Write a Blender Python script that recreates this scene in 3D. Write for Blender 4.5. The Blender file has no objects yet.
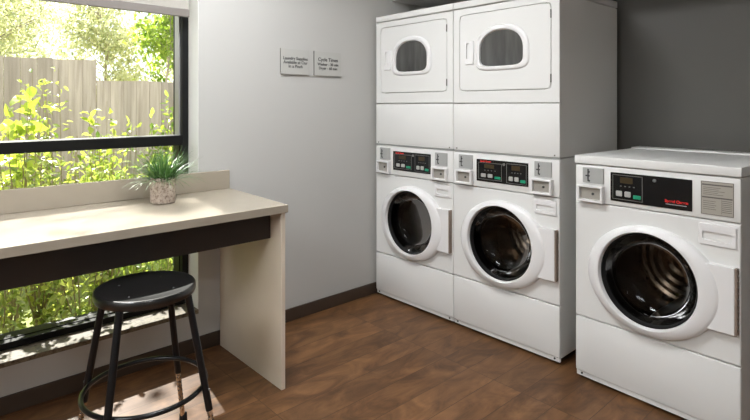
import bpy, bmesh, math, random
from mathutils import Vector, Matrix, Euler
R = math.radians
sc = bpy.context.scene
COL = sc.collection
rnd = random.Random(7)

# ------------------------------------------------------------------ materials
MATS = {}
def srgb(r, g, b):
    def c(v):
        v /= 255.0
        return v/12.92 if v <= .04045 else ((v+.055)/1.055)**2.4
    return (c(r), c(g), c(b), 1)
def new_mat(name):
    m = bpy.data.materials.new(name); m.use_nodes = True
    nt = m.node_tree; b = nt.nodes['Principled BSDF']
    MATS[name] = m
    return m, nt, b
def plain(name, col, rough=.5, metal=0, spec=.5, coat=0, bump=0, bscale=200, var=0, vscale=6):
    m, nt, b = new_mat(name)
    b.inputs['Base Color'].default_value = col
    b.inputs['Roughness'].default_value = rough
    b.inputs['Metallic'].default_value = metal
    b.inputs['Specular IOR Level'].default_value = spec
    b.inputs['Coat Weight'].default_value = coat
    N = nt.nodes.new; L = nt.links.new
    tc = N('ShaderNodeTexCoord')
    if var:
        nz = N('ShaderNodeTexNoise'); nz.inputs['Scale'].default_value = vscale; nz.inputs['Detail'].default_value = 4
        L(tc.outputs['Object'], nz.inputs['Vector'])
        mx = N('ShaderNodeMix'); mx.data_type = 'RGBA'
        mx.inputs['A'].default_value = tuple(c*(1-var) for c in col[:3])+(1,)
        mx.inputs['B'].default_value = tuple(min(1, c*(1+var)) for c in col[:3])+(1,)
        L(nz.outputs['Fac'], mx.inputs['Factor']); L(mx.outputs['Result'], b.inputs['Base Color'])
    if bump:
        nz = N('ShaderNodeTexNoise'); nz.inputs['Scale'].default_value = bscale; nz.inputs['Detail'].default_value = 3
        L(tc.outputs['Object'], nz.inputs['Vector'])
        bp = N('ShaderNodeBump'); bp.inputs['Strength'].default_value = bump; bp.inputs['Distance'].default_value = .002
        L(nz.outputs['Fac'], bp.inputs['Height']); L(bp.outputs['Normal'], b.inputs['Normal'])
    return m
WHITE   = plain('white_enamel', (.76, .765, .75, 1), .32, bump=.05, bscale=350)
WHITEPL = plain('white_plastic', (.80, .80, .80, 1), .35)
DARKGAP = plain('dark_gap', (.03, .03, .03, 1), .7)
STEEL   = plain('brushed_steel', (.60, .58, .54, 1), .28, metal=1, bump=.25, bscale=90)
COINM   = plain('coin_plate_grey', (.42, .43, .42, 1), .45, metal=.2, bump=.1)
COIND   = plain('coin_drawer_grey', (.40, .38, .34, 1), .45, metal=.3, bump=.1)
BLACKGL = plain('black_panel', (.008, .008, .009, 1), .18)
GREYLN  = plain('panel_outline', (.16, .16, .15, 1), .5)
REDINK  = plain('red_ink', (.75, .02, .02, 1), .5)
WHITEINK= plain('pale_ink', (.45, .45, .45, 1), .5)
GREENB  = plain('green_button', (.01, .28, .15, 1), .4)
BUTTON  = plain('grey_button', (.42, .42, .40, 1), .4)
DISPLAY = plain('amber_display', (.055, .04, .02, 1), .2)
INSTR   = plain('instruction_silver', (.42, .40, .35, 1), .45, metal=.2)
INK     = plain('dark_ink', (.05, .05, .05, 1), .6)
INKSOFT = plain('faded_ink', (.13, .12, .11, 1), .6)
STEELD  = plain('dull_rivet', (.045, .045, .045, 1), .5)
RUBBER  = plain('black_rubber', (.010, .010, .010, 1), .55, spec=.25)
HINGE   = plain('hinge_brown', (.30, .235, .19, 1), .5, metal=.2)
BLACKM  = plain('black_powder_coat', (.007, .007, .008, 1), .3, spec=.3, coat=.15)
BLACKS  = plain('black_seat', (.005, .005, .005, 1), .29, spec=.9)
CHROME  = plain('chrome_leg', (.62, .58, .52, 1), .2, metal=1)
FRAMEBK = plain('black_window_frame', (.008, .008, .008, 1), .45, spec=.2)
BEADLIT    = plain('daylit_bead', (.40, .40, .40, 1), .35, metal=.4)  # daylight on the black inner frame, put into a grey colour
PLASTERL= plain('wall_paint_light', (.50, .498, .478, 1), .7, bump=.12, bscale=260, var=.015, vscale=3)
PLASTERD= plain('wall_paint_dark', (.105, .102, .092, 1), .6, bump=.15, bscale=260, var=.03, vscale=3)
REVEAL  = plain('reveal_paint', (.85, .85, .83, 1), .6)
CEIL    = plain('ceiling_paint', (.82, .81, .80, 1), .8)
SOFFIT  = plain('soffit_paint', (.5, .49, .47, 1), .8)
BASEB   = plain('baseboard_brown', (.052, .034, .023, 1), .45, var=.25, vscale=9)
LAMIN   = plain('beige_laminate', (.37, .325, .26, 1), .26, var=.05, vscale=14)
PANELB  = plain('beige_panel', (.72, .635, .52, 1), .5, var=.06, vscale=8)
APRON   = plain('dark_brown_laminate', (.028, .020, .016, 1), .45)
SIGNP   = plain('sign_silver', (.47, .47, .445, 1), .5)
SIGNE   = plain('sign_edge', (.16, .155, .145, 1), .5)
SOIL    = plain('soil', (.05, .035, .02, 1), .9, bump=.8, bscale=60)
FILLW   = plain('fill_frame', (.8, .8, .8, 1), .4)
TRUNK   = plain('bark', (.36, .31, .25, 1), .85, bump=.6, bscale=40, var=.3, vscale=15)
STEMM   = plain('young_stem', (.24, .19, .09, 1), .7)

def fill_mat(LAMP):  # glow of the added fill panels
    m, nt, b = new_mat('fill_diffuser')
    b.inputs['Base Color'].default_value = (.9, .9, .9, 1)
    b.inputs['Emission Color'].default_value = (.985, 1, 1.02, 1)
    b.inputs['Emission Strength'].default_value = LAMP
    return m

def glass_mat(name, tint, rough, fac_lo, fac_hi, ior=1.45):
    """thin glass: transparent body with a Fresnel-weighted gloss"""
    m = bpy.data.materials.new(name); m.use_nodes = True; nt = m.node_tree; nt.nodes.clear()
    N = nt.nodes.new; L = nt.links.new
    o = N('ShaderNodeOutputMaterial'); t = N('ShaderNodeBsdfTransparent'); g = N('ShaderNodeBsdfGlossy')
    t.inputs['Color'].default_value = tint; g.inputs['Roughness'].default_value = rough
    fr = N('ShaderNodeFresnel'); fr.inputs['IOR'].default_value = ior
    mp = N('ShaderNodeMapRange'); mp.inputs['To Min'].default_value = fac_lo; mp.inputs['To Max'].default_value = fac_hi
    mx = N('ShaderNodeMixShader')
    L(fr.outputs[0], mp.inputs['Value']); L(mp.outputs[0], mx.inputs[0]); L(t.outputs[0], mx.inputs[1]); L(g.outputs[0], mx.inputs[2])
    L(mx.outputs[0], o.inputs['Surface'])
    return m
PANE   = glass_mat('window_glass', (.97, .98, .97, 1), .0, 0, .6)
DOORGL = glass_mat('door_glass', (.30, .28, .255, 1), .03, .0, .4)

def dryer_glass():
    m, nt, b = new_mat('dryer_glass')
    b.inputs['Base Color'].default_value = (.07, .07, .066, 1)
    b.inputs['Roughness'].default_value = .16
    N = nt.nodes.new; L = nt.links.new
    tc = N('ShaderNodeTexCoord'); mp = N('ShaderNodeMapping'); mp.inputs['Scale'].default_value = (22, 1, 3)  # upright streaks: soft reflections painted into the glass colour
    nz = N('ShaderNodeTexNoise'); nz.inputs['Scale'].default_value = 1.0; nz.inputs['Detail'].default_value = 3
    cr = N('ShaderNodeValToRGB')
    cr.color_ramp.elements[0].position = .35; cr.color_ramp.elements[0].color = (.05, .05, .047, 1)
    cr.color_ramp.elements[1].position = .7; cr.color_ramp.elements[1].color = (.10, .10, .095, 1)
    L(tc.outputs['Object'], mp.inputs['Vector']); L(mp.outputs[0], nz.inputs['Vector']); L(nz.outputs['Fac'], cr.inputs[0]); L(cr.outputs[0], b.inputs['Base Color'])
    return m
DRYGL = dryer_glass()

def drum_mat():
    m, nt, b = new_mat('drum_steel')
    b.inputs['Metallic'].default_value = 1; b.inputs['Roughness'].default_value = .2
    N = nt.nodes.new; L = nt.links.new
    tc = N('ShaderNodeTexCoord'); vo = N('ShaderNodeTexVoronoi'); vo.inputs['Scale'].default_value = 26; vo.inputs['Randomness'].default_value = .15
    cr = N('ShaderNodeValToRGB')
    cr.color_ramp.elements[0].position = .16; cr.color_ramp.elements[0].color = (.02, .018, .015, 1)
    cr.color_ramp.elements[1].position = .22; cr.color_ramp.elements[1].color = (.55, .49, .43, 1)
    L(tc.outputs['Object'], vo.inputs['Vector']); L(vo.outputs['Distance'], cr.inputs[0]); L(cr.outputs[0], b.inputs['Base Color'])
    return m
DRUM = drum_mat()

def floor_mat():
    m, nt, b = new_mat('wood_plank_floor')
    N = nt.nodes.new; L = nt.links.new
    tc = N('ShaderNodeTexCoord')
    mp = N('ShaderNodeMapping'); mp.inputs['Location'].default_value = (.30, -1.4725+.152*20, 0)
    L(tc.outputs['Object'], mp.inputs['Vector'])
    br = N('ShaderNodeTexBrick')
    br.inputs['Scale'].default_value = 1; br.inputs['Brick Width'].default_value = .92; br.inputs['Row Height'].default_value = .152
    br.inputs['Mortar Size'].default_value = .0016; br.inputs['Mortar Smooth'].default_value = .1
    br.inputs['Color1'].default_value = (0, 0, 0, 1); br.inputs['Color2'].default_value = (1, 1, 1, 1); br.inputs['Mortar'].default_value = (.5, .5, .5, 1)
    br.offset = .37; br.offset_frequency = 1; br.inputs['Bias'].default_value = 0
    L(mp.outputs[0], br.inputs['Vector'])
    # each plank gets its own slice of the grain
    sep = N('ShaderNodeSeparateColor'); L(br.outputs['Color'], sep.inputs[0])
    cmb = N('ShaderNodeCombineXYZ'); 
    mul = N('ShaderNodeMath'); mul.operation = 'MULTIPLY'; mul.inputs[1].default_value = 37
    L(sep.outputs[0], mul.inputs[0]); L(mul.outputs[0], cmb.inputs['Z'])
    add = N('ShaderNodeVectorMath'); add.operation = 'ADD'; L(tc.outputs['Object'], add.inputs[0]); L(cmb.outputs[0], add.inputs[1])
    m2 = N('ShaderNodeMapping'); m2.inputs['Scale'].default_value = (2.6, 5.2, 1); L(add.outputs[0], m2.inputs['Vector'])
    n1 = N('ShaderNodeTexNoise'); n1.inputs['Scale'].default_value = 1.3; n1.inputs['Detail'].default_value = 6; n1.inputs['Roughness'].default_value = .62; n1.inputs['Distortion'].default_value = 1.4
    L(m2.outputs[0], n1.inputs['Vector'])
    m3 = N('ShaderNodeMapping'); m3.inputs['Scale'].default_value = (5, 60, 1); L(add.outputs[0], m3.inputs['Vector'])
    n2 = N('ShaderNodeTexNoise'); n2.inputs['Scale'].default_value = 1; n2.inputs['Detail'].default_value = 4; n2.inputs['Distortion'].default_value = .6
    L(m3.outputs[0], n2.inputs['Vector'])
    cr = N('ShaderNodeValToRGB'); e = cr.color_ramp.elements
    e[0].position = .30; e[0].color = (.074, .034, .014, 1); e[1].position = .72; e[1].color = (.25, .125, .052, 1)
    x = cr.color_ramp.elements.new(.5); x.color = (.15, .070, .028, 1)
    L(n1.outputs['Fac'], cr.inputs[0])
    ov = N('ShaderNodeMix'); ov.data_type = 'RGBA'; ov.blend_type = 'MULTIPLY'; ov.inputs['Factor'].default_value = .28
    L(cr.outputs[0], ov.inputs['A'])
    c2 = N('ShaderNodeValToRGB'); c2.color_ramp.elements[0].position = .3; c2.color_ramp.elements[0].color = (.35, .35, .35, 1); c2.color_ramp.elements[1].position = .7
    L(n2.outputs['Fac'], c2.inputs[0]); L(c2.outputs[0], ov.inputs['B'])
    pl = N('ShaderNodeMapRange'); pl.inputs['To Min'].default_value = .82; pl.inputs['To Max'].default_value = 1.18; L(sep.outputs[0], pl.inputs['Value'])
    sc_ = N('ShaderNodeVectorMath'); sc_.operation = 'SCALE'; L(ov.outputs['Result'], sc_.inputs[0]); L(pl.outputs[0], sc_.inputs['Scale'])
    mo = N('ShaderNodeMix'); mo.data_type = 'RGBA'; mo.inputs['B'].default_value = (.035, .017, .009, 1)
    fm = N('ShaderNodeMath'); fm.operation = 'MULTIPLY'; fm.inputs[1].default_value = .75; L(br.outputs['Fac'], fm.inputs[0])
    L(fm.outputs[0], mo.inputs['Factor']); L(sc_.outputs[0], mo.inputs['A'])
    L(mo.outputs['Result'], b.inputs['Base Color'])
    b.inputs['Roughness'].default_value = .42; b.inputs['Specular IOR Level'].default_value = .35
    bp = N('ShaderNodeBump'); bp.inputs['Strength'].default_value = .12; bp.inputs['Distance'].default_value = .002
    L(n2.outputs['Fac'], bp.inputs['Height']); L(bp.outputs[0], b.inputs['Normal'])
    return m
FLOOR = floor_mat()

def speckle_mat(name, base, c1, c2, scale, thr):
    m, nt, b = new_mat(name)
    N = nt.nodes.new; L = nt.links.new
    tc = N('ShaderNodeTexCoord')
    nz = N('ShaderNodeTexNoise'); nz.inputs['Scale'].default_value = scale; nz.inputs['Detail'].default_value = 3; nz.inputs['Roughness'].default_value = .7
    L(tc.outputs['Object'], nz.inputs['Vector'])
    cr = N('ShaderNodeValToRGB'); e = cr.color_ramp.elements
    e[0].position = thr-.06; e[0].color = c1; e[1].position = thr+.16; e[1].color = base
    x = e.new(thr+.02); x.color = c2
    L(nz.outputs['Fac'], cr.inputs[0]); L(cr.outputs[0], b.inputs['Base Color'])
    b.inputs['Roughness'].default_value = .55
    return m
POT  = speckle_mat('speckled_pot', (.64, .55, .48, 1), (.20, .14, .11, 1), (.46, .36, .30, 1), 80, .41)
SILL = speckle_mat('stone_sill', (.20, .165, .11, 1), (.07, .055, .035, 1), (.135, .11, .075, 1), 45, .42)

def fence_mat():
    m, nt, b = new_mat('weathered_cedar')
    N = nt.nodes.new; L = nt.links.new
    tc = N('ShaderNodeTexCoord')
    ge = N('ShaderNodeNewGeometry')
    cmb = N('ShaderNodeCombineXYZ'); mul = N('ShaderNodeMath'); mul.operation = 'MULTIPLY'; mul.inputs[1].default_value = 31
    L(ge.outputs['Random Per Island'], mul.inputs[0]); L(mul.outputs[0], cmb.inputs['Z'])
    mp = N('ShaderNodeMapping'); mp.inputs['Scale'].default_value = (22, 22, 1.3); L(tc.outputs['Object'], mp.inputs['Vector'])
    ad = N('ShaderNodeVectorMath'); ad.operation = 'ADD'; L(mp.outputs[0], ad.inputs[0]); L(cmb.outputs[0], ad.inputs[1])
    nz = N('ShaderNodeTexNoise'); nz.inputs['Scale'].default_value = 1; nz.inputs['Detail'].default_value = 5; nz.inputs['Distortion'].default_value = .5; L(ad.outputs[0], nz.inputs['Vector'])
    cr = N('ShaderNodeValToRGB'); e = cr.color_ramp.elements
    e[0].position = .3; e[0].color = (.31, .255, .215, 1); e[1].position = .7; e[1].color = (.55, .47, .405, 1)
    L(nz.outputs['Fac'], cr.inputs[0])
    mr = N('ShaderNodeMapRange'); mr.inputs['To Min'].default_value = .74; mr.inputs['To Max'].default_value = 1.12; L(ge.outputs['Random Per Island'], mr.inputs['Value'])
    s = N('ShaderNodeVectorMath'); s.operation = 'SCALE'; L(cr.outputs[0], s.inputs[0]); L(mr.outputs[0], s.inputs['Scale'])
    L(s.outputs[0], b.inputs['Base Color']); b.inputs['Roughness'].default_value = .85
    return m
FENCE = fence_mat()

def leaf_mat(name, c1, c2, trans=.5, tmul=(1.15, 1.2, .6)):
    m = bpy.data.materials.new(name); m.use_nodes = True; nt = m.node_tree; nt.nodes.clear()
    N = nt.nodes.new; L = nt.links.new
    o = N('ShaderNodeOutputMaterial'); ge = N('ShaderNodeNewGeometry')
    cr = N('ShaderNodeValToRGB'); cr.color_ramp.elements[0].color = c1; cr.color_ramp.elements[1].color = c2
    L(ge.outputs['Random Per Island'], cr.inputs[0])
    d = N('ShaderNodeBsdfPrincipled'); d.inputs['Roughness'].default_value = .38; L(cr.outputs[0], d.inputs['Base Color'])
    t = N('ShaderNodeBsdfTranslucent')
    mu = N('ShaderNodeVectorMath'); mu.operation = 'MULTIPLY'; mu.inputs[1].default_value = tmul
    L(cr.outputs[0], mu.inputs[0]); L(mu.outputs[0], t.inputs['Color'])
    mx = N('ShaderNodeMixShader'); mx.inputs[0].default_value = trans
    L(d.outputs[0], mx.inputs[1]); L(t.outputs[0], mx.inputs[2]); L(mx.outputs[0], o.inputs['Surface'])
    return m
LEAFY = leaf_mat('yellow_green_leaf', (.15, .22, .035, 1), (.50, .52, .14, 1), .5, (1.1, 1.15, .75))
LEAFG = leaf_mat('green_leaf', (.10, .17, .03, 1), (.44, .49, .12, 1), .5, (1.1, 1.15, .75))
LEAFB = leaf_mat('big_leaf', (.30, .38, .06, 1), (.46, .52, .10, 1), .55, (1.1, 1.15, .7))
LEAFP = leaf_mat('hazed_olive_leaf', (.36, .40, .22, 1), (.74, .72, .50, 1), .5, (1.1, 1.1, .95))  # haze and overexposure put into the pale leaf colour
LEAFM = leaf_mat('fresh_green_leaf', (.14, .24, .03, 1), (.44, .52, .12, 1), .55, (1.1, 1.15, .7))
GRASS = leaf_mat('grass_blade', (.02, .085, .02, 1), (.15, .29, .09, 1), .25, (1, 1, .8))
BLINDM = None
def blind_mat():
    m = bpy.data.materials.new('blind_fabric'); m.use_nodes = True; nt = m.node_tree; nt.nodes.clear()
    N = nt.nodes.new; L = nt.links.new
    o = N('ShaderNodeOutputMaterial'); d = N('ShaderNodeBsdfDiffuse'); t = N('ShaderNodeBsdfTranslucent'); mx = N('ShaderNodeMixShader')
    tc = N('ShaderNodeTexCoord'); w = N('ShaderNodeTexWave'); w.inputs['Scale'].default_value = 60; w.bands_direction = 'X'; w.inputs['Distortion'].default_value = 2
    L(tc.outputs['Object'], w.inputs['Vector'])
    cr = N('ShaderNodeValToRGB'); cr.color_ramp.elements[0].color = (.48, .46, .42, 1); cr.color_ramp.elements[1].color = (.62, .60, .56, 1)
    L(w.outputs['Fac'], cr.inputs[0]); L(cr.outputs[0], d.inputs[0]); L(cr.outputs[0], t.inputs[0]); mx.inputs[0].default_value = .3
    L(d.outputs[0], mx.inputs[1]); L(t.outputs[0], mx.inputs[2]); L(mx.outputs[0], o.inputs['Surface'])
    return m
BLINDM = blind_mat()
BLINDB = plain('blind_bar', (.20, .18, .165, 1), .5)
GROUND = plain('garden_ground', (.20, .23, .07, 1), .95, bump=.8, bscale=30, var=.4, vscale=5)

# ------------------------------------------------------------------ mesh helpers
def obj(name, bm, mat, parent=None, smooth=False, recalc=True):
    me = bpy.data.meshes.new(name)
    if recalc: bmesh.ops.recalc_face_normals(bm, faces=bm.faces)
    bm.to_mesh(me); bm.free()
    if smooth:
        me.polygons.foreach_set('use_smooth', [True]*len(me.polygons))
        try: me.set_sharp_from_angle(angle=R(38))
        except Exception: pass
    o = bpy.data.objects.new(name, me); me.materials.append(mat); COL.objects.link(o)
    if parent: o.parent = parent
    return o
def thing(name, label, cat, loc=(0, 0, 0), rz=0, group=None):
    o = bpy.data.objects.new(name, None); COL.objects.link(o); o.empty_display_size = .1
    o.location = loc; o.rotation_euler = (0, 0, rz)
    o['label'] = label; o['category'] = cat
    if group: o['group'] = group
    return o
def tag(o, label, cat, group=None):
    o['label'] = label; o['category'] = cat
    if group: o['group'] = group
    return o
def struct(name, bm, mat, parent=None, label=None, smooth=False):
    o = obj(name, bm, mat, parent, smooth)
    if parent is None:
        o['kind'] = 'structure'
        if label: o['label'] = label
    return o
def box(x0, x1, y0, y1, z0, z1, bm=None, bev=0, seg=2):
    bm = bm or bmesh.new()
    t = bmesh.new(); bmesh.ops.create_cube(t, size=1)
    for v in t.verts:
        v.co = Vector(((x0+x1)/2+v.co.x*(x1-x0), (y0+y1)/2+v.co.y*(y1-y0), (z0+z1)/2+v.co.z*(z1-z0)))
    if bev: bmesh.ops.bevel(t, geom=t.edges[:], offset=bev, segments=seg, affect='EDGES', profile=.5)
    me = bpy.data.meshes.new('t'); t.to_mesh(me); t.free(); bm.from_mesh(me); bpy.data.meshes.remove(me)
    return bm
def loft(loops, bm=None, cap0=False, cap1=False, closed=True):
    bm = bm or bmesh.new()
    vs = [[bm.verts.new(p) for p in lp] for lp in loops]
    n = len(loops[0])
    for a, b in zip(vs, vs[1:]):
        for i in range(n if closed else n-1):
            j = (i+1) % n
            bm.faces.new((a[i], a[j], b[j], b[i]))
    if cap0: bm.faces.new(vs[0])
    if cap1: bm.faces.new(vs[-1])
    return bm
def tube(pts, rad, n=12, bm=None, closed=False):
    bm = bm or bmesh.new()
    pts = [Vector(p) for p in pts]; m = len(pts)
    rs = rad if isinstance(rad, (list, tuple)) else [rad]*m
    loops = []; up = None
    for i, p in enumerate(pts):
        if closed: d = pts[(i+1) % m]-pts[i-1]
        else: d = pts[min(i+1, m-1)]-pts[max(i-1, 0)]
        d.normalize()
        if up is None:
            up = Vector((0, 0, 1)) if abs(d.z) < .9 else Vector((1, 0, 0))
        s = d.cross(up).normalized(); u = s.cross(d).normalized(); up = u
        loops.append([p+(s*math.cos(2*math.pi*k/n)+u*math.sin(2*math.pi*k/n))*rs[i] for k in range(n)])
    if closed: loops.append(loops[0])
    if closed:
        vs = [[bm.verts.new(p) for p in lp] for lp in loops[:-1]]; vs.append(vs[0])
        for a, b in zip(vs, vs[1:]):
            for i in range(n): bm.faces.new((a[i], a[(i+1) % n], b[(i+1) % n], b[i]))
        return bm
    return loft(loops, bm, True, True)
def lathe(prof, n=64, c=(0, 0), bm=None, cap0=True, cap1=True):
    """profile of (radius, z) around a vertical axis"""
    loops = [[(c[0]+r*math.cos(2*math.pi*k/n), c[1]+r*math.sin(2*math.pi*k/n), z) for k in range(n)] for r, z in prof]
    return loft(loops, bm, cap0, cap1)

# front-plane loops: x right, z up, at depth y
N = 96
ANG = [2*math.pi*k/N for k in range(N)]
def rect_loop(x0, x1, z0, z1, c, y, r=0):
    """rectangle sampled by angle about c, with its corners kept"""
    hits = []
    for a in ANG:
        dx, dz = math.cos(a), math.sin(a); t = 1e9
        if dx > 1e-9: t = min(t, (x1-c[0])/dx)
        if dx < -1e-9: t = min(t, (x0-c[0])/dx)
        if dz > 1e-9: t = min(t, (z1-c[1])/dz)
        if dz < -1e-9: t = min(t, (z0-c[1])/dz)
        hits.append([c[0]+dx*t, c[1]+dz*t])
    for cx, cz in ((x0, z0), (x0, z1), (x1, z0), (x1, z1)):
        a = math.atan2(cz-c[1], cx-c[0]) % (2*math.pi)
        k = round(a/(2*math.pi)*N) % N
        hits[k] = [cx, cz]
    if r:
        for h in hits:
            qx = min(max(h[0], x0+r), x1-r); qz = min(max(h[1], z0+r), z1-r)
            dx, dz = h[0]-qx, h[1]-qz; d = math.hypot(dx, dz)
            if d > r: h[0] = qx+dx/d*r; h[1] = qz+dz/d*r
    return [(h[0], y, h[1]) for h in hits]
def ell_loop(cx, cz, a, b, y):
    return [(cx+a*math.cos(t), y, cz+b*math.sin(t)) for t in ANG]
def dee_loop(cx, cz, hw, hh, y, k=0):
    """arched window: round top, nearly flat bottom with round corners"""
    out = []
    for t in ANG:
        c, s = math.cos(t), math.sin(t)
        ex = 2/2.35 if s >= 0 else 2/5.0
        x = hw*math.copysign(abs(c)**ex, c); z = hh*(1.18 if s > 0 else .82)*math.copysign(abs(s)**ex, s)
        if s < 0: z -= 0
        out.append((cx+x, y, cz+z))
    return out
def plate(x0, x1, z0, z1, y0, y1, bev=.003, r=.004, bm=None):
    """panel with a softened front edge; front at y0"""
    c = ((x0+x1)/2, (z0+z1)/2)
    return loft([rect_loop(x0, x1, z0, z1, c, y1, r), rect_loop(x0, x1, z0, z1, c, y0+bev, r),
                 rect_loop(x0+bev*.3, x1-bev*.3, z0+bev*.3, z1-bev*.3, c, y0+bev*.3, r),
                 rect_loop(x0+bev, x1-bev, z0+bev, z1-bev, c, y0, r)], bm, True, True)
def text_mesh(name, body, size, mat, parent, loc, align='CENTER', ext=.0006, rot=(R(90), 0, 0), sx=1, bold=0):
    cu = bpy.data.curves.new(name, 'FONT'); cu.body = body; cu.size = size; cu.align_x = align; cu.extrude = ext; cu.offset = bold
    t = bpy.data.objects.new(name, cu); COL.objects.link(t)
    dg = bpy.context.evaluated_depsgraph_get(); dg.update()
    me = bpy.data.meshes.new_from_object(t.evaluated_get(dg))
    bpy.data.objects.remove(t)
    o = bpy.data.objects.new(name, me); me.materials.clear(); me.materials.append(mat); COL.objects.link(o)
    o.location = loc; o.rotation_euler = rot; o.scale = (sx, 1, 1)
    if parent: o.parent = parent
    return o

# ------------------------------------------------------------------ the room
YA = 2.719            # window wall
XB = 3.225            # dark wall behind the machines
CZ = 2.72             # ceiling
X0, Y0 = -2.6, -2.3
WX0, WX1, WZ0, WZ1 = -1.30, 1.203, .222, 2.32     # window opening
YO = 3.02             # outside face
struct('floor', box(X0-.2, XB+.2, Y0-.2, YO, -.1, 0), FLOOR)
struct('ceiling', box(X0-.2, XB+.2, Y0-.2, YO, CZ, CZ+.1), CEIL)
bm = box(X0-.2, WX0, YA, YO, 0, CZ); box(WX1, XB+.2, YA, YO, 0, CZ, bm); box(WX0, WX1, YA, YO, 0, WZ0-.022, bm); box(WX0, WX1, YA, YO, WZ1, CZ, bm)
struct('wall_left', bm, PLASTERL)
struct('wall_right', box(XB, XB+.2, Y0-.2, YA, 0, CZ), PLASTERD)
struct('wall_near', box(X0-.2, X0, Y0-.2, YA, 0, CZ), PLASTERL)
struct('wall_rear', box(X0, XB, Y0-.2, Y0, 0, CZ), PLASTERL)
struct('trim_1', box(2.654, XB, -1.2, YA, 2.07, CZ), SOFFIT, label='bulkhead above the stacked machines')
def baseboard(name, x0, x1, y0, y1):
    return struct(name, box(x0, x1, y0, y1, 0, .077, bev=.003), BASEB)
baseboard('baseboard_left', X0, XB, YA-.012, YA)
baseboard('baseboard_right', XB-.012, XB, Y0, YA-.012)
baseboard('baseboard_near', X0, X0+.012, Y0, YA-.012)
baseboard('baseboard_rear', X0+.012, XB-.012, Y0, Y0+.012)

# window: reveal lining, frame, rails, panes, sill
FY0, FY1 = 2.845, 2.975
bm = box(WX1-.002, WX1, YA+.0005, FY0, WZ0, WZ1); box(WX0, WX0+.002, YA+.0005, FY0, WZ0, WZ1, bm); box(WX0, WX1, YA+.0005, FY0, WZ1-.002, WZ1, bm)
win = struct('window_1', bm, REVEAL)
win['label'] = 'large black framed window above and below the beige counter'
g = .036
bm = box(WX0, WX0+g, FY0, FY1, WZ0, WZ1, bev=.003); box(WX1-g, WX1, FY0, FY1, WZ0, WZ1, bm, .003)
box(WX0+g, WX1-g, FY0, FY1, WZ0, WZ0+.032, bm, .003); box(WX0+g, WX1-g, FY0, FY1, WZ1-.05, WZ1, bm, .003)
box(-.075, -.025, FY0, FY1, WZ0+.032, WZ1-.05, bm, .003)
obj('window_frame', bm, FRAMEBK, win)
for xa, xb in ((WX0+g, -.075), (-.025, WX1-g)):
    obj('mid_rail', box(xa, xb, FY0+.002, FY1-.02, 1.097, 1.151, bev=.003), FRAMEBK, win)
    bm = box(xa, xa+.008, FY0+.035, 2.93, 1.150, WZ1-.05); box(xb-.008, xb, FY0+.03, 2.93, 1.150, WZ1-.05, bm)
    box(xa+.008, xb-.008, FY0+.055, 2.93, 1.150, 1.152, bm)
    obj('glazing_bead', bm, BEADLIT, win)['label'] = 'glazing bead with daylight painted in as grey'
    bm = box(xa, xa+.004, FY0+.035, 2.93, WZ0+.032, 1.102); box(xb-.004, xb, FY0+.035, 2.93, WZ0+.032, 1.102, bm); box(xa, xb, FY0+.04, 2.93, WZ0+.032, WZ0+.036, bm)
    obj('glazing_bead', bm, FRAMEBK, win)
    obj('glass_pane', box(xa, xb, 2.932, 2.936, 1.150, WZ1-.05), PANE, win)
    obj('glass_pane', box(xa, xb, 2.932, 2.936, WZ0+.032, 1.102), PANE, win)
obj('window_sill', box(WX0-.0, WX1-.001, YA-.006, FY0, WZ0-.022, WZ0, bev=.002), SILL, win)

# roller blind
bl = thing('roller_blind', 'taupe fabric roller blind lowered over the top of the window', 'blind', (0, 2.785, 0))
obj('fabric', box(WX0+.012, 1.176, -.001, .001, 1.835, 2.27), BLINDM, bl)
obj('bottom_bar', box(WX0+.010, 1.180, -.008, .008, 1.793, 1.836, bev=.004), BLINDB, bl)
obj('roller', loft([[(x, .025*math.cos(2*math.pi*k/24), 2.29+.025*math.sin(2*math.pi*k/24)) for k in range(24)] for x in (WX0+.006, 1.196)], None, True, True), BLINDM, bl, True)

# wall signs
def wall_sign(x0, x1, z0, z1, label, lines):
    t = thing('wall_sign', label, 'sign', ((x0+x1)/2, YA, z0), 0, None)
    w = (x1-x0)/2; h = z1-z0
    obj('backing', box(-w, w, -.009, 0, 0, h), SIGNE, t)
    obj('face_panel', box(-w, w, -.0115, -.009, 0, h, bev=.0006), SIGNP, t)
    for body, s, fz in lines:
        text_mesh('lettering', body, s, INK, t, (.0, -.0122, h*fz), bold=.0004)
    return t
wall_sign(1.712, 1.921, 1.505, 1.661, 'grey wall sign about laundry supplies, the one nearer the window', [('Laundry Supplies', .0265, .575), ('Available at Our', .0265, .42), ('In a Pinch', .0265, .265)])
wall_sign(1.959, 2.174, 1.505, 1.661, 'grey wall sign headed Cycle Times, the one nearer the machines', [('Cycle Times', .032, .60), ('Washer - 30 min', .0245, .42), ('Dryer - 60 min', .0245, .26)])

# ------------------------------------------------------------------ laundry machines
W = .683
def U(u): return u*W
def frame_plate(ox0, ox1, oz0, oz1, ix0, ix1, iz0, iz1, yf, yb, bev=.002):
    c = ((ix0+ix1)/2, (iz0+iz1)/2)
    return loft([rect_loop(ox0, ox1, oz0, oz1, c, yb), rect_loop(ox0, ox1, oz0, oz1, c, yf+bev), rect_loop(ox0+bev, ox1-bev, oz0+bev, oz1-bev, c, yf),
                 rect_loop(ix0-bev, ix1+bev, iz0-bev, iz1+bev, c, yf), rect_loop(ix0, ix1, iz0, iz1, c, yf+bev), rect_loop(ix0, ix1, iz0, iz1, c, yb)], None)
def hollow_box(x0, x1, y0, y1, z0, z1, t=.012):
    """cabinet shell open at the front (y0)"""
    bm = box(x0, x0+t, y0, y1, z0, z1); box(x1-t, x1, y0, y1, z0, z1, bm)
    box(x0+t, x1-t, y1-t, y1, z0, z1, bm); box(x0+t, x1-t, y0, y1-t, z0, z0+t, bm); box(x0+t, x1-t, y0, y1-t, z1-t, z1, bm)
    return bm
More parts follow.
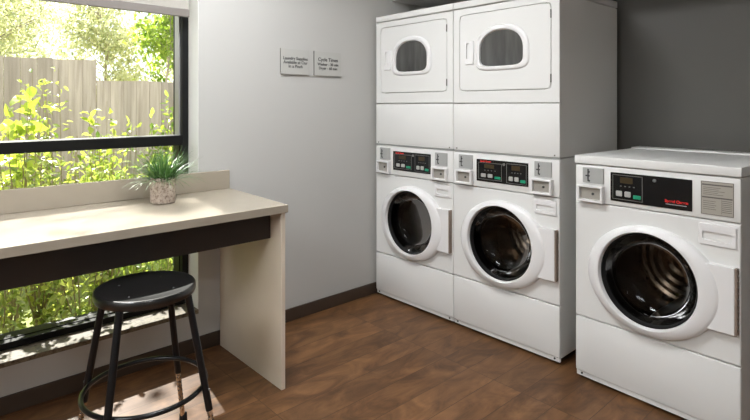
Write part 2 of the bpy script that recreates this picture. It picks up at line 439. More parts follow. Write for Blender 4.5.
def coin_slot(t, u0, u1, z0, z1, su):
    p = obj('coin_slot', plate(U(u0), U(u1), z0, z1, -.006, .0, .0015, .002), COINM, t)
    xs = U(u0)+su*(U(u1)-U(u0)); zm = (z0+z1)/2
    bm = box(xs-.003, xs+.003, -.0075, -.006, zm-.028, zm+.030); box(xs-.012, xs+.008, -.0082, -.006, zm-.006, zm+.001, bm); box(xs+.003, xs+.009, -.0078, -.006, zm-.030, zm-.022, bm); box(xs+.003, xs+.008, -.0078, -.006, zm+.012, zm+.02, bm)
    obj('slot', bm, INK, p)
def coin_box(t, u0, u1, z0, z1):
    x0, x1 = U(u0), U(u1)
    p = obj('coin_box', frame_plate(x0, x1, z0, z1, x0+.014, x1-.010, z0+.012, z1-.010, -.030, -.0005), WHITEPL, t)
    f = obj('drawer_face', plate(x0+.0145, x1-.0105, z0+.0125, z1-.0105, -.014, -.001, .001, .002), COIND, p)
    bm = lathe([(.0062, 0), (.0062, .004), (.004, .005)], 20)
    bmesh.ops.transform(bm, matrix=Matrix.Translation((x0+.60*(x1-x0), -.014, (z0+z1)/2))@Matrix.Rotation(R(90), 4, 'X'), verts=bm.verts)
    obj('lock', bm, INK, p, True)
def detergent_drawer(t, u0, u1, z0, z1):
    x0, x1 = U(u0), U(u1)
    c = ((x0+x1)/2, z0+.42*(z1-z0)); hx, hz = (x1-x0)*.39, (z1-z0)*.2
    y = -.007
    bm = loft([rect_loop(x0, x1, z0, z1, c, 0, .008), rect_loop(x0, x1, z0, z1, c, y+.003, .008), rect_loop(x0+.003, x1-.003, z0+.003, z1-.003, c, y, .007),
               rect_loop(c[0]-hx, c[0]+hx, c[1]-hz, c[1]+hz, c, y, .006), rect_loop(c[0]-hx+.002, c[0]+hx-.002, c[1]-hz+.006, c[1]+hz-.001, c, y+.022, .006)], None, False, True)
    obj('detergent_drawer', bm, WHITEPL, t, True)
def cluster(pn, x0, x1, z0, z1, y, logo=None):
    """outlined control cluster on the black panel"""
    w, h = x1-x0, z1-z0
    b = .0022
    bm = box(x0, x1, y-.0006, y, z0, z0+b); box(x0, x1, y-.0006, y, z1-b, z1, bm); box(x0, x0+b, y-.0006, y, z0+b, z1-b, bm); box(x1-b, x1, y-.0006, y, z0+b, z1-b, bm)
    obj('outline', bm, GREYLN, pn)
    obj('display', plate(x0+w*.26, x0+w*.68, z1-h*.33, z1-h*.09, y-.001, y, .0004, .001), DISPLAY, pn)
    for k in range(4):
        xx = x0+w*(.26+.145*k); zz = z1-h*.47
        obj('indicator', plate(xx, xx+w*.05, zz, zz+h*.04, y-.0008, y, .0003, .001), GREYLN, pn)
    for k in range(2):
        xx = x0+w*(.12+.29*k)
        obj('button', plate(xx, xx+w*.21, z0+h*.13, z0+h*.35, y-.0025, y, .001, .005), BUTTON, pn)
    obj('start_button', plate(x0+w*.70, x0+w*.95, z0+h*.09, z0+h*.24, y-.0025, y, .001, .003), GREENB, pn)['label'] = 'green start button'
def control_panel(t, u0, u1, z0, z1, single):
    x0, x1 = U(u0), U(u1)
    pn = obj('control_panel', plate(x0, x1, z0, z1, -.003, 0, .001, .002), BLACKGL, t)
    pn['label'] = 'black glossy control panel'
    y = -.003; h = z1-z0; w = x1-x0
    if single:
        cluster(pn, x0+w*.03, x0+w*.42, z0+h*.08, z1-h*.07, y)
        text_mesh('lettering', 'Speed Queen', .0165, REDINK, pn, (x1-w*.175, y-.0008, z0+h*.205), bold=.0006)
        obj('caption_line', box(x1-w*.30, x1-w*.06, y-.0006, y, z0+h*.135, z0+h*.155), WHITEINK, pn)
        bx = x0+w*.57
    else:
        cluster(pn, x0+w*.04, x0+w*.51, z0+h*.10, z1-h*.14, y)
        cluster(pn, x0+w*.60, x0+w*.97, z0+h*.06, z1-h*.09, y)
        text_mesh('lettering', 'Speed Queen', .0135, REDINK, pn, (x0+w*.19, y-.0012, z1-h*.115), bold=.0002)
        bx = x0+w*.555
    bm = lathe([(.0075, 0), (.0075, .004), (.005, .006)], 24)
    bmesh.ops.transform(bm, matrix=Matrix.Translation((bx, y, z1-h*.15))@Matrix.Rotation(R(90), 4, 'X'), verts=bm.verts)
    obj('lock_cylinder', bm, GREYLN, pn, True)
def instruction_plate(t, u0, u1, z0, z1):
    x0, x1 = U(u0), U(u1); w, h = x1-x0, z1-z0
    p = obj('instruction_plate', plate(x0, x1, z0, z1, -.002, 0, .0006, .001), INSTR, t)
    p['label'] = 'silver instruction plate with fine dark print'
    y = -.0026
    bm = box(x0+.004, x1-.004, y, -.002, z1-h*.12, z1-h*.08); box(x0+.004, x1-.004, y, -.002, z1-h*.50, z1-h*.46, bm)
    box(x0, x1, y, -.002, z0, z0+.002, bm); box(x0, x1, y, -.002, z1-.002, z1, bm); box(x0, x0+.002, y, -.002, z0, z1, bm); box(x1-.002, x1, y, -.002, z0, z1, bm)
    for k in range(5): box(x0+.008, x0+w*(.5+.35*rnd.random()), y, -.002, z1-h*(.19+.052*k), z1-h*(.178+.052*k), bm)
    for k in range(5): box(x0+.008, x0+w*(.42+.12*rnd.random()), y, -.002, z1-h*(.60+.06*k), z1-h*(.588+.06*k), bm)
    for k in range(7): box(x0+w*.66, x1-.006, y, -.002, z1-h*(.56+.055*k), z1-h*(.545+.055*k), bm)
    box(x0+w*.64, x0+w*.65, y, -.002, z0+h*.06, z1-h*.52, bm)
    obj('fine_print', bm, INKSOFT, p)
RC = (U(.497), .559)     # door centre
HR = .205                # door opening radius
def washer_front(t, z_low, z_mid, z_top):
    """front panel with the door hole, lower panel, toe kick, door, drum"""
    c = RC; gap = .002
    x0, x1 = .001, W-.001
    bm = loft([rect_loop(x0, x1, z_low+gap, z_mid-gap, c, .018), rect_loop(x0, x1, z_low+gap, z_mid-gap, c, .004), rect_loop(x0+.004, x1-.004, z_low+gap+.004, z_mid-gap-.004, c, 0),
               ell_loop(*c, HR+.015, HR+.015, 0), ell_loop(*c, HR+.012, HR+.012, .018)])
    obj('front_panel', bm, WHITE, t, True)
    obj('lower_panel', plate(x0, x1, .040, z_low-gap, -.001, .018, .006, .006), WHITE, t, True)
    k = obj('toe_kick', plate(x0+.002, x1-.002, .016, .039, .006, .02, .002, .002), WHITE, t)
    for u in (.045, .955):
        bm = lathe([(.005, 0), (.005, .003), (.003, .004)], 12)
        bmesh.ops.transform(bm, matrix=Matrix.Translation((U(u), .006, .030))@Matrix.Rotation(R(90), 4, 'X'), verts=bm.verts)
        obj('screw', bm, INK, k, True)
    for x in (.06, W-.06):
        for y in (.06, .60):
            obj('foot', lathe([(.022, 0), (.024, .004), (.024, .012), (.010, .014), (.010, .034)], 20, (x, y)), RUBBER, t, True)
    # door
    oc = (U(.510), .5565); a, b = .275, .236
    def mix(f, y):   # f 0 outer .. 1 inner
        cx = oc[0]+(c[0]-oc[0])*f; cz = oc[1]+(c[1]-oc[1])*f
        return ell_loop(cx, cz, a+(HR-a)*f, b+(HR-b)*f, y)
    ring = obj('door', loft([mix(0, -.0002), mix(.0, -.013), mix(.02, -.019), mix(.08, -.026), mix(.28, -.033), mix(.65, -.038), mix(.88, -.041), mix(.97, -.039), mix(1.0, -.034),
                ell_loop(*c, HR-.003, HR-.003, -.020), ell_loop(*c, HR-.003, HR-.003, .012)]), WHITEPL, t, True)
    # hinge plate, tucked under the ring on the right
    hp = obj('hinge_plate', plate(U(.80), U(.978), .428, .689, -.027, -.0005, .003, .003), WHITEPL, ring)
    bm = box(U(.978)+.0005, U(.978)+.007, -.026, -.001, .430, .687)
    for i in range(11): box(U(.978)+.007, U(.978)+.0095, -.024, -.004, .434+i*.023, .449+i*.023, bm)
    obj('hinge', bm, HINGE, ring)['label'] = 'dark knuckled hinge'
    obj('glass_trim', loft([ell_loop(*c, HR-.0035, HR-.0035, -.021), ell_loop(*c, HR-.008, HR-.008, -.0205), ell_loop(*c, HR-.014, HR-.014, -.006), ell_loop(*c, HR-.015, HR-.015, .010)]), RUBBER, ring, True)
    # glass bowl
    prof = [(.192, -.004), (.188, .006), (.178, .03), (.165, .055), (.14, .075), (.10, .088), (.05, .093), (.004, .094)]
    obj('glass_bowl', loft([ell_loop(*c, r, r, y) for r, y in prof], None, False, True), DOORGL, ring, True)
    # gasket and drum
    prof = [(.204, .020), (.196, .022), (.193, .030), (.191, .05), (.194, .07), (.206, .085), (.22, .090), (.24, .092)]
    obj('gasket', loft([ell_loop(*c, r, r, y) for r, y in prof]), RUBBER, t, True)
    prof = [(.215, .096), (.232, .10), (.236, .11), (.236, .42), (.225, .43), (.205, .418), (.19, .425), (.165, .41), (.15, .418), (.12, .40), (.105, .408), (.07, .388), (.05, .395), (.02, .375), (.004, .373)]
    dr = obj('drum', loft([ell_loop(*c, r, r, y) for r, y in prof], None, False, True), DRUM, t, True)
    for k in range(3):
        a0 = R(25+120*k)
        sec = []
        for y, s in ((.115, .6), (.13, 1), (.40, 1), (.415, .6)):
            lp = []
            for da, rr in ((-.16, .236), (-.08, .236-.045*s), (0, .236-.058*s), (.08, .236-.045*s), (.16, .236)):
                lp.append((c[0]+rr*math.cos(a0+da), y, c[1]+rr*math.sin(a0+da)))
            sec.append(lp)
        obj('drum_lifter', loft(sec, None, False, False, False), STEEL, dr, True)

def single_washer(label, loc, rz):
    t = thing('front_loader_washer', label, 'washing machine', loc, rz)
    D = .70
    obj('cabinet', hollow_box(.002, W-.002, .020, D-.01, .035, 1.034), WHITE, t)
    obj('control_fascia', plate(.001, W-.001, .860, 1.033, .0, .018, .004, .004), WHITE, t, True)
    # lid with a raised lip along the back
    c = (W/2, 0)
    bm = box(-.003, W+.003, -.004, .60, 1.0375, 1.077, bev=.0045, seg=3)
    box(-.003, W+.003, .601, D, 1.037, 1.084, bm, .004, 2)
    obj('top_lid', bm, WHITE, t, True)
    washer_front(t, .305, .858, 0)
    coin_slot(t, .059, .208, .949, 1.022, .27)
    coin_box(t, .030, .215, .862, .940)
    control_panel(t, .254, .751, .880, 1.011, True)
    instruction_plate(t, .798, .965, .879, 1.012)
    detergent_drawer(t, .785, .980, .757, .845)
    return t
single_washer('white front loading washing machine standing alone by the dark grey wall', (2.4349, 1.2219, 0), -math.pi/2-R(2.4772))

def stacked_unit(label, loc, rz):
    t = thing('stacked_washer_dryer', label, 'washer dryer', loc, rz, None)
    D = .68
    obj('washer_cabinet', hollow_box(.002, W-.002, .020, D, .035, 1.043), WHITE, t)
    obj('control_fascia', plate(.001, W-.001, .850, 1.040, .0, .018, .004, .004), WHITE, t, True)
    washer_front(t, .3026, .848, 0)
    coin_slot(t, .066, .212, .947, 1.027, .2); coin_slot(t, .796, .938, .946, 1.025, .25)
    coin_box(t, .045, .220, .858, .938); coin_box(t, .775, .950, .858, .937)
    control_panel(t, .252, .741, .884, 1.010, False)
    detergent_drawer(t, .790, .978, .755, .832)
    # dryer
    obj('joining_strip', box(.002, W-.002, .004, D-.004, 1.0435, 1.0515), COINM, t)
    obj('dryer_cabinet', box(.002, W-.002, .1, D, 1.052, 1.884), WHITE, t)
    obj('dryer_side', box(.002, .012, .02, .1, 1.052, 1.884), WHITE, t)
    obj('dryer_side', box(W-.012, W-.002, .02, .1, 1.052, 1.884), WHITE, t)
    obj('access_panel', plate(.001, W-.001, 1.052, 1.326, 0, .018, .003, .003), WHITE, t, True)
    for u in (.04, .96):
        bm = lathe([(.004, 0), (.004, .002), (.002, .003)], 12)
        bmesh.ops.transform(bm, matrix=Matrix.Translation((U(u), 0, 1.062))@Matrix.Rotation(R(90), 4, 'X'), verts=bm.verts)
        obj('screw', bm, INKSOFT, t, True)
    # door surround with a rounded opening, the door in it
    dx0, dx1, dz0, dz1 = U(.071), U(.931), 1.4005, 1.845
    c = ((dx0+dx1)/2, (dz0+dz1)/2); gp = .0022
    bm = loft([rect_loop(.001, W-.001, 1.3295, 1.8835, c, .018), rect_loop(.001, W-.001, 1.3295, 1.8835, c, .003), rect_loop(.004, W-.004, 1.3325, 1.8805, c, 0),
               rect_loop(dx0-gp, dx1+gp, dz0-gp, dz1+gp, c, 0, .022), rect_loop(dx0-gp, dx1+gp, dz0-gp, dz1+gp, c, .018, .022)])
    obj('dryer_surround', bm, WHITE, t, True)
    obj('gap_liner', box(.014, W-.014, .040, .044, 1.335, 1.88), DARKGAP, t)
    wc = (U(.489), 1.617); hw, hh = U(.2085), .101
    bm = loft([rect_loop(dx0, dx1, dz0, dz1, wc, .02, .02), rect_loop(dx0, dx1, dz0, dz1, wc, .004, .02), rect_loop(dx0+.003, dx1-.003, dz0+.003, dz1-.003, wc, -.001, .019),
               dee_loop(*wc, hw+.02, hh+.012, -.001), dee_loop(*wc, hw+.018, hh+.010, .02)])
    door = obj('dryer_door', bm, WHITE, t, True)
    bm = loft([dee_loop(wc[0]+.003, wc[1]-.002, hw+.033, hh+.026, -.0012), dee_loop(wc[0]+.003, wc[1]-.002, hw+.031, hh+.024, -.005), dee_loop(wc[0]+.002, wc[1]-.001, hw+.024, hh+.018, -.009),
               dee_loop(*wc, hw+.006, hh+.004, -.0095), dee_loop(*wc, hw+.0, hh+.0, -.006), dee_loop(*wc, hw-.003, hh-.003, .006)])
    obj('window_bezel', bm, WHITEPL, door, True)
    obj('window_glass', loft([dee_loop(*wc, hw-.002, hh-.002, .004), dee_loop(*wc, hw-.002, hh-.002, .012)], None, True, True), DRYGL, door)
    hx0, hx1, hz0, hz1 = U(.135), U(.225), 1.553, 1.689
    hc = (hx0+.36*(hx1-hx0), (hz0+hz1)/2+.012)
    bm = loft([rect_loop(hx0, hx1, hz0, hz1, hc, -.001, .006), rect_loop(hx0, hx1, hz0, hz1, hc, -.008, .006), rect_loop(hx0+.003, hx1-.003, hz0+.003, hz1-.003, hc, -.011, .006),
               rect_loop(hc[0]-.011, hc[0]+.014, hz0+.034, hz1-.012, hc, -.011, .005), rect_loop(hc[0]-.010, hc[0]+.008, hz0+.036, hz1-.014, hc, .028, .005)], None, False, True)
    obj('door_handle', bm, WHITEPL, door, True)
    for z in (1.455, 1.785):
        obj('door_hinge', box(dx1-.003, dx1+.0015, -.006, .002, z-.022, z+.022, bev=.001), GREYLN, door)
    obj('top_panel', box(-.0005, W+.0005, -.002, D+.003, 1.8890, 1.929, bev=.006, seg=3), WHITE, t, True)
    return t
XF, YL = 2.470, 2.6892
stacked_unit('white stacked washer and dryer against the light wall, left of the pair', (XF, YL, 0), -math.pi/2)
stacked_unit('white stacked washer and dryer beside the single washer, right of the pair', (XF, YL-W-.0015, 0), -math.pi/2)

# ------------------------------------------------------------------ counter
tb = thing('counter_table', 'long beige laminate counter under the window with a dark apron', 'counter', (0, 0, 0))
TX0 = -1.75
def prism(poly, z0, z1, bev=.002):
    bm = loft([[(x, y, z0) for x, y in poly], [(x, y, z1) for x, y in poly]], None, True, True)
    bmesh.ops.bevel(bm, geom=bm.edges[:], offset=bev, segments=2, affect='EDGES', profile=.5)
    return bm
obj('worktop', prism([(TX0, 2.070), (1.349, 2.070), (1.382, 2.7165), (TX0, 2.7165)], .819, .855), LAMIN, tb)
obj('backsplash', box(TX0, 1.374, 2.697, 2.7165, .8555, .957, bev=.002), LAMIN, tb)
obj('apron', box(TX0+.04, 1.316, 2.174, 2.194, .686, .8185), APRON, tb)
obj('back_rail', box(TX0+.04, 1.316, 2.695, 2.7165, .617, .8185), APRON, tb)
obj('end_panel', box(1.317, 1.338, 2.079, 2.700, 0, .8185, bev=.0015), PANELB, tb)
obj('end_panel', box(TX0+.015, TX0+.036, 2.079, 2.700, 0, .8185, bev=.0015), PANELB, tb)

# potted grass
pt = thing('potted_grass', 'green ornamental grass in a speckled beige pot on the counter', 'plant', (.940, 2.520, .8553))
obj('pot', lathe([(.050, 0), (.0550, .004), (.0565, .02), (.0565, .116), (.0555, .120), (.050, .120), (.049, .098), (.048, .096)], 64), POT, pt, True)
obj('soil', lathe([(.0475, .090), (.047, .1), (.03, .106), (.004, .108)], 40), SOIL, pt, True)
def grass():
    vs, fs = [], []
    for i in range(460):
        a = rnd.uniform(0, 2*math.pi); r0 = .040*math.sqrt(rnd.random())
        b = Vector((r0*math.cos(a), r0*math.sin(a), .10))
        a += rnd.gauss(0, .5); out = Vector((math.cos(a), math.sin(a), 0))
        L = rnd.uniform(.11, .24); tilt = min(1.35, abs(rnd.gauss(.62, .45))+r0*5); droop = rnd.uniform(.2, 1.0)*(.4+tilt)
        L *= .72+.3*min(1, tilt); w = rnd.uniform(.0013, .0027); side = Vector((-out.y, out.x, 0)).lerp(out, rnd.uniform(-.4, .4)).normalized()
        p = b.copy(); n = 6; base = len(vs)
        for k in range(n+1):
            f = k/n; ww = w*(1-f**2.2)+.0002
            vs.append(p-side*ww); vs.append(p+side*ww)
            th = tilt+droop*f*f
            p = p+(out*math.sin(th)+Vector((0, 0, 1))*math.cos(th))*(L/n)
            if p.z < .085 and math.hypot(p.x, p.y) > .05: p.z = .085
        for k in range(n): fs.append((base+2*k, base+2*k+1, base+2*k+3, base+2*k+2))
    # keep clear of the window frame side
    me = bpy.data.meshes.new('grass_blades'); me.from_pydata([tuple((v.x, min(v.y, .170), v.z)) for v in vs], [], fs); me.materials.append(GRASS)
    o = bpy.data.objects.new('grass_blades', me); COL.objects.link(o); o.parent = pt
grass()

# ------------------------------------------------------------------ stool
st = thing('bar_stool', 'round black metal stool with foot ring and chrome leg tips', 'stool', (.6743, 1.9723, 0))
ZS = .6637; RT, RB = .1615, .2854; TH = .7164
bm = lathe([(.120, ZS-.036), (.160, ZS-.036), (.168, ZS-.033), (.1715, ZS-.026), (.1725, ZS-.016), (.1715, ZS-.006), (.168, ZS-.001), (.163, ZS-.0003), (.152, ZS-.0025), (.140, ZS-.0042), (.120, ZS-.006), (.10, ZS-.007), (.075, ZS-.0078), (.035, ZS-.0083), (.004, ZS-.0085)], 96)
seat = obj('seat', bm, BLACKS, st, True)
for k in range(4):
    a = TH+R(90*k)
    obj('rivet', lathe([(.0045, ZS-.0072), (.0035, ZS-.0055), (.001, ZS-.005)], 14, (.105*math.cos(a), .105*math.sin(a))), STEELD, seat, True)
def lp(k, z):
    r = RB+(RT-RB)*z/(ZS-.035); a = TH-k*math.pi/2
    r = r if z < .55 else r
    return Vector((r*math.cos(a), r*math.sin(a), z))
for k in range(4):
    lg = obj('leg', tube([lp(k, ZS-.034), lp(k, .225)], .0125, 20), BLACKM, st, True)
    obj('leg_extension', tube([lp(k, .230), lp(k, .024)], .0095, 18), CHROME, lg, True)
    p = lp(k, 0)
    obj('rubber_foot', lathe([(.0145, 0), (.0165, .004), (.0145, .030), (.0105, .036)], 20, (p.x, p.y)), RUBBER, lg, True)
    q = lp(k, .2975); d = Vector((q.x, q.y, 0)).normalized()
    obj('bolt', tube([q+d*.012, q+d*.0165], .004, 10), GREYLN, lg, True)
    # adjustment holes down the chrome leg
    bm = bmesh.new()
    cam = Vector((-.6743, -1.9723, 1.2)).normalized()
    for i in range(8):
        z = .205-.02*i; c = lp(k, z)
        for s in (1, -1):
            tang = Vector((-d.y, d.x, 0))*s
            tube([c+tang*.0088, c+tang*.0100], .0032, 8, bm)
            tube([c+d*s*.0088, c+d*s*.0100], .0032, 8, bm)
    obj('adjustment_holes', bm, INK, lg)
ringp = [(.2074*math.cos(2*math.pi*k/96), .2074*math.sin(2*math.pi*k/96), .2975) for k in range(96)]
obj('foot_ring', tube(ringp, .0085, 14, closed=True), BLACKM, st, True)

# ------------------------------------------------------------------ added fill lights at the ceiling, out of view
def ceiling_fill(x, y, label, power, k=1):
    t = thing('ceiling_fill', label, 'added fill light', (x, y, CZ-.045))
    obj('housing', frame_plate_h(.275*k+.025, .275*k), FILLW, t)
    obj('diffuser', box(-.275*k, .275*k, -.275*k, .275*k, .010, .018), fill_mat(power/(k*k)), t)
def frame_plate_h(o, i):
    bm = box(-o, -i, -o, o, 0, .045); box(i, o, -o, o, 0, .045, bm); box(-i, i, -o, -i, 0, .045, bm); box(-i, i, i, o, 0, .045, bm)
    return bm
ceiling_fill(-1.6, .75, 'added unseen fill light panel over the middle of the room', 84, 2)
ceiling_fill(1.0, 1.75, 'added unseen fill light panel over the open floor beside the counter', 52)
ceiling_fill(.1, -1.3, 'added unseen fill light panel at the rear of the room', 24)

# ------------------------------------------------------------------ outside
GZ = -.08
struct('ground', box(-9, 14, YO, 22, GZ-.1, GZ), GROUND)
def board_fence(label, x0, x1, y, top, slope=0):
    t = thing('board_fence', label, 'fence', (x0, y, GZ))
    bm = bmesh.new(); x = 0; Lx = x1-x0
    while x < Lx-.01:
        w = .136; h = top-GZ+slope*x+rnd.uniform(-.006, .006); tl = rnd.uniform(-.002, .002)
        box(x+.0016, min(x+w-.0016, Lx), tl, .018+tl, .04, h, bm)
        x += w
    obj('board_panel', bm, FENCE, t)
    for z in (.35, 1.35):
        obj('rail', box(0, Lx, .021, .06, z, z+.085), FENCE, t)
    n = max(2, int(Lx/2.2)+1)
    for i in range(n):
        px = .05+(Lx-.14)*i/(n-1)
        obj('fence_post', box(px, px+.09, .061, .15, 0, top-GZ-.08), FENCE, t)
board_fence('taller weathered board fence, its section left of the step', -4.4, 1.575, 6.1, 1.765, .004)
board_fence('lower weathered board fence, its section right of the step', 1.580, 7.6, 6.1, 1.582, .006)

def leaf_geo(vs, fs, p, d, nrm, L, w, broad=False):
    """one leaf: folded along the midrib"""
    d = d.normalized(); s = d.cross(nrm)
    if s.length < 1e-4: s = d.cross(Vector((1, 0, 0)))
    s.normalize(); n = s.cross(d).normalized()
    b = len(vs); up = n*(.18*w)
    if broad:
        prof = ((.08, .62), (.35, 1.0), (.70, .66))
    else:
        prof = ((.22, .66), (.50, 1.0), (.78, .60))
    vs.append(p)
    for f, ww in prof:
        m = p+d*(L*f)-n*(L*.16*f*f)
        vs.append(m-s*w*ww*.5+up*ww); vs.append(m); vs.append(m+s*w*ww*.5+up*ww)
    vs.append(p+d*L-n*(L*.16))
    fs += [(b, b+2, b+1), (b, b+3, b+2)]
    for k in (0, 1):
        a = b+1+3*k
        fs += [(a, a+1, a+4, a+3), (a+1, a+2, a+5, a+4)]
    a = b+7
    fs += [(a, a+1, b+10), (a+1, a+2, b+10)]
def mesh_obj(name, vs, fs, mat, parent):
    me = bpy.data.meshes.new(name); me.from_pydata([tuple(v) for v in vs], [], fs); me.materials.append(mat); me.update()
    o = bpy.data.objects.new(name, me); COL.objects.link(o); o.parent = parent
    return o
def rv(s=1): return Vector((rnd.gauss(0, s), rnd.gauss(0, s), rnd.gauss(0, s)))

def shrub(name, label, cat, x, y, h, spread, nst, nl, L, mat, stem_r=.006, asp=.5, broad=False, group=None, low=.08, hmin=.62):
    t = thing(name, label, cat, (x, y, GZ), 0, group)
    vs, fs = [], []; sb = bmesh.new(); hh = h-GZ
    for i in range(nst):
        a = rnd.uniform(0, 2*math.pi); sp = spread*math.sqrt(rnd.random()); H = hh*rnd.uniform(hmin, 1.0)
        tip = Vector((sp*math.cos(a), sp*math.sin(a), H)); mid = Vector((tip.x*.75+rnd.gauss(0, .03), tip.y*.75+rnd.gauss(0, .03), H*.5))
        b = Vector((rnd.gauss(0, .03), rnd.gauss(0, .03), 0))
        pts = [b*(1-f)**2+mid*2*f*(1-f)+tip*f*f for f in [k/8 for k in range(9)]]
        tube(pts, [stem_r*(1-.75*k/8) for k in range(9)], 5, sb)
        for k in range(nl):
            f = low+(1-low)*rnd.random()
            p = b*(1-f)**2+mid*2*f*(1-f)+tip*f*f
            off = rv(1); off.normalize(); p = p+off*rnd.uniform(.0, .09)*(spread/.3)
            if p.z < .03: p.z = .03
            d = (off+Vector((0, 0, rnd.uniform(-.5, .4)))).normalized(); nn = (Vector((0, 0, 1))+rv(.45)).normalized()
            LL = L*rnd.uniform(.6, 1.25)
            leaf_geo(vs, fs, p, d, nn, LL, LL*asp, broad)
    obj('stems', sb, STEMM, t, True)
    mesh_obj('leaves', vs, fs, mat, t)
    return t
def tree(name, label, x, y, trunk_h, cz, rx, rz_, nb, nl, L, mat, tr=.07, asp=.45, ry=None, group=None, lean=0):
    t = thing(name, label, 'tree', (x, y, GZ), 0, group)
    ry = ry or rx
    sb = bmesh.new()
    wob = [Vector((rnd.gauss(0, .05), rnd.gauss(0, .05), 0)) for _ in range(7)]
    top = cz+rz_*.75-GZ
    tp = [Vector((lean*(k/6)**2, 0, top*k/6))+wob[k]*(k/3) for k in range(7)]
    tube(tp, [tr*(1-.8*k/6) for k in range(7)], 9, sb)
    obj('trunk', sb, TRUNK, t, True)
    bb = bmesh.new(); vs, fs = [], []
    for i in range(nb):
        while True:
            q = Vector((rnd.uniform(-1, 1), rnd.uniform(-1, 1), rnd.uniform(-1, 1)))
            if .25 < q.length < 1: break
        tip = Vector((lean+q.x*rx, q.y*ry, cz-GZ+q.z*rz_))
        z0 = max(trunk_h, min(top*.95, tip.z-rnd.uniform(.2, .9)*max(.3, math.hypot(tip.x-lean, tip.y))))
        f = z0/top*6; k = min(5, int(f)); st_ = tp[k].lerp(tp[k+1], f-k)
        mid = st_.lerp(tip, .5)+Vector((0, 0, .12))
        pts = [st_*(1-u)**2+mid*2*u*(1-u)+tip*u*u for u in [j/5 for j in range(6)]]
        tube(pts, [.010*(1-.8*j/5)*(tr/.05)+.0015 for j in range(6)], 5, bb)
        for j in range(nl):
            u = .35+.68*rnd.random(); p = st_*(1-u)**2+mid*2*u*(1-u)+tip*u*u+rv(.11*rx)
            d = (rv(1)+Vector((0, 0, -.5))).normalized(); LL = L*rnd.uniform(.6, 1.3)
            leaf_geo(vs, fs, p, d, (Vector((0, 0, 1))+rv(.7)).normalized(), LL, LL*asp)
    obj('branches', bb, TRUNK, t, True)
    mesh_obj('foliage', vs, fs, mat, t)
    return t
G1 = 'leafy shrubs between the window and the fence'
for i, (x, y, h, sp, nst, nl, L, m) in enumerate([
    (.15, 3.75, 1.10, .34, 18, 66, .060, LEAFY), (.62, 3.60, 1.25, .30, 18, 44, .055, LEAFY), (1.0, 3.72, 1.18, .30, 18, 44, .055, LEAFG), (1.42, 3.65, .96, .30, 18, 66, .055, LEAFG),
    (.50, 4.45, 1.22, .36, 16, 44, .065, LEAFY), (.98, 4.55, 1.14, .36, 16, 44, .060, LEAFY), (1.50, 4.50, .98, .36, 16, 44, .060, LEAFG), (2.05, 4.35, 1.05, .36, 16, 44, .060, LEAFG),
    (-.5, 3.9, 1.05, .4, 16, 60, .065, LEAFY), (-1.2, 4.1, 1.0, .4, 16, 60, .065, LEAFG), (2.7, 4.4, 1.0, .4, 16, 60, .065, LEAFG),
    (.55, 5.35, .85, .42, 20, 60, .065, LEAFY), (1.45, 5.4, .72, .42, 20, 60, .06, LEAFY), (2.65, 5.35, .8, .40, 16, 60, .06, LEAFG),
    (.36, 3.28, .62, .17, 12, 46, .05, LEAFY), (.78, 3.26, .66, .17, 12, 46, .05, LEAFY), (1.16, 3.27, .60, .16, 12, 46, .05, LEAFG)]):
    lab = ['nearest yellow green shrub seen at the left edge of the window', 'yellow green shrub close outside the glass behind the counter, left part', 'green shrub close outside the glass behind the potted grass',
           'green shrub close outside the glass at the right window jamb', 'yellow green shrub in the second row at the left of the fence view', 'yellow green shrub in the second row before the fence step',
           'green shrub in the second row before the lower fence', 'green shrub in the second row farthest right', 'yellow green shrub outside beyond the left picture edge', 'green shrub outside farthest to the left',
           'green shrub outside farthest to the right', 'low yellow green shrub at the foot of the taller fence', 'low yellow green shrub at the foot of the fence near its step', 'low green shrub at the foot of the lower fence',
           'small leafy shrub against the glass under the counter, left part', 'small leafy shrub against the glass under the counter behind the stool', 'small green shrub against the glass by the right window jamb'][i]
    shrub('garden_shrub', lab, 'shrub', x, y, h, sp, nst, nl, L, m, group=G1)
shrub('climbing_plant', 'tall bright plant with broad rounded leaves at the left of the window', 'plant', .55, 4.0, 1.45, .20, 8, 10, .088, LEAFB, asp=.9, broad=True, low=.6, hmin=.85)
shrub('climbing_plant', 'tall thin yellow plant reaching up the taller fence', 'plant', 1.0, 5.0, 1.66, .24, 8, 46, .055, LEAFY, low=.35, hmin=.8)
shrub('climbing_plant', 'thin yellow plant with pale leaves just left of the fence step', 'plant', 1.24, 4.7, 1.42, .20, 7, 22, .075, LEAFB, low=.5, asp=.6, hmin=.75)
shrub('climbing_plant', 'green vine shrub before the lower fence beside the right window jamb', 'plant', 2.03, 5.55, 1.45, .24, 10, 46, .07, LEAFM, low=.3)
G2 = 'trees beyond the fence'
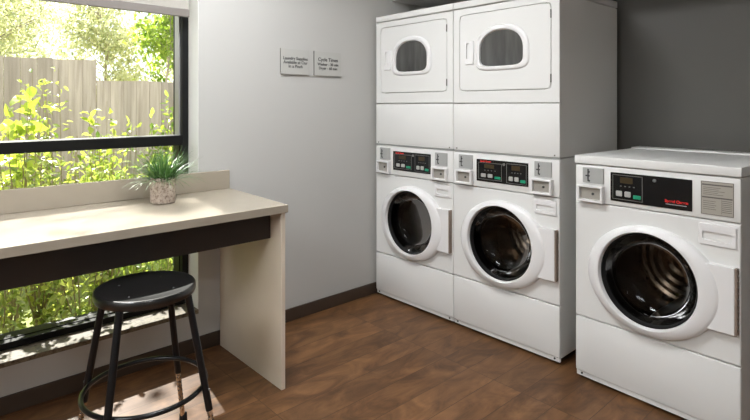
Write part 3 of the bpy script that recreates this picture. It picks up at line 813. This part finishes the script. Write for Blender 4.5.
for x, y, th, cz, rx, rz_, nb, nl, L, m, tr, lab in [
    (.75, 8.3, .8, 2.5, 1.0, 1.5, 75, 100, .070, LEAFP, .035, 'haze-pale feathery tree beyond the fence at the left edge of the window'),
    (2.45, 8.9, .8, 2.3, .98, 1.4, 75, 100, .075, LEAFP, .035, 'haze-pale feathery tree beyond the fence above its step'),
    (4.25, 9.6, .9, 2.1, .95, 1.2, 60, 90, .080, LEAFP, .035, 'haze-pale feathery tree beyond the fence at its lower section'),
    (-1.9, 8.6, .9, 2.5, 1.2, 1.6, 50, 80, .08, LEAFP, .04, 'haze-pale feathery tree beyond the fence left of the picture'),
    (1.55, 12.2, .9, 2.9, 1.6, 2.0, 80, 110, .10, LEAFP, .05, 'haze-pale tree standing farthest back, seen between the nearer trees'),
    (2.75, 7.3, 1.1, 2.52, .66, .82, 42, 60, .085, LEAFM, .025, 'fresh green tree standing closest behind the lower fence section'),
    (3.35, 6.95, 4.2, 5.75, 1.5, .9, 22, 30, .10, LEAFM, .03, 'tall slim tree with a high open crown just behind the fence')]:
    tree('garden_tree', lab, x, y, th, cz, rx, rz_, nb, nl, L, m, tr=tr, group=G2, lean=-1.6 if th > 3 else 0)

# ------------------------------------------------------------------ light
w = bpy.data.worlds.new('sky'); sc.world = w; w.use_nodes = True
bg = w.node_tree.nodes['Background']; bg.inputs['Color'].default_value = (.93, .97, 1, 1); bg.inputs['Strength'].default_value = 2.0
sd = bpy.data.lights.new('sun', 'SUN'); sd.energy = 25; sd.angle = R(.55); sd.color = (1, .96, .90)
so = bpy.data.objects.new('sun', sd); COL.objects.link(so)
so.rotation_euler = Vector((-.135, -1, -.995)).to_track_quat('-Z', 'Y').to_euler(); so.location = (2, 8, 8)

# ------------------------------------------------------------------ camera
cd = bpy.data.cameras.new('camera'); cam = bpy.data.objects.new('camera', cd); COL.objects.link(cam)
cd.sensor_width = 36; cd.lens = 524.918*36/750; cd.shift_y = -(210-105.0345)/750; cd.clip_start = .02
cam.location = (0, 0, 1.3178); cam.rotation_euler = (R(90), 0, -R(42.4552))
sc.camera = cam
vs_ = sc.view_settings
sc.display_settings.display_device = 'sRGB'
vs_.view_transform = 'Standard'; vs_.look = 'None'; vs_.exposure = 0.0; vs_.gamma = 1; vs_.use_curve_mapping = False
sc.cycles.max_bounces = 12; sc.cycles.diffuse_bounces = 6; sc.cycles.transparent_max_bounces = 16; sc.cycles.sample_clamp_indirect = 6
sc.cycles.use_denoising = True
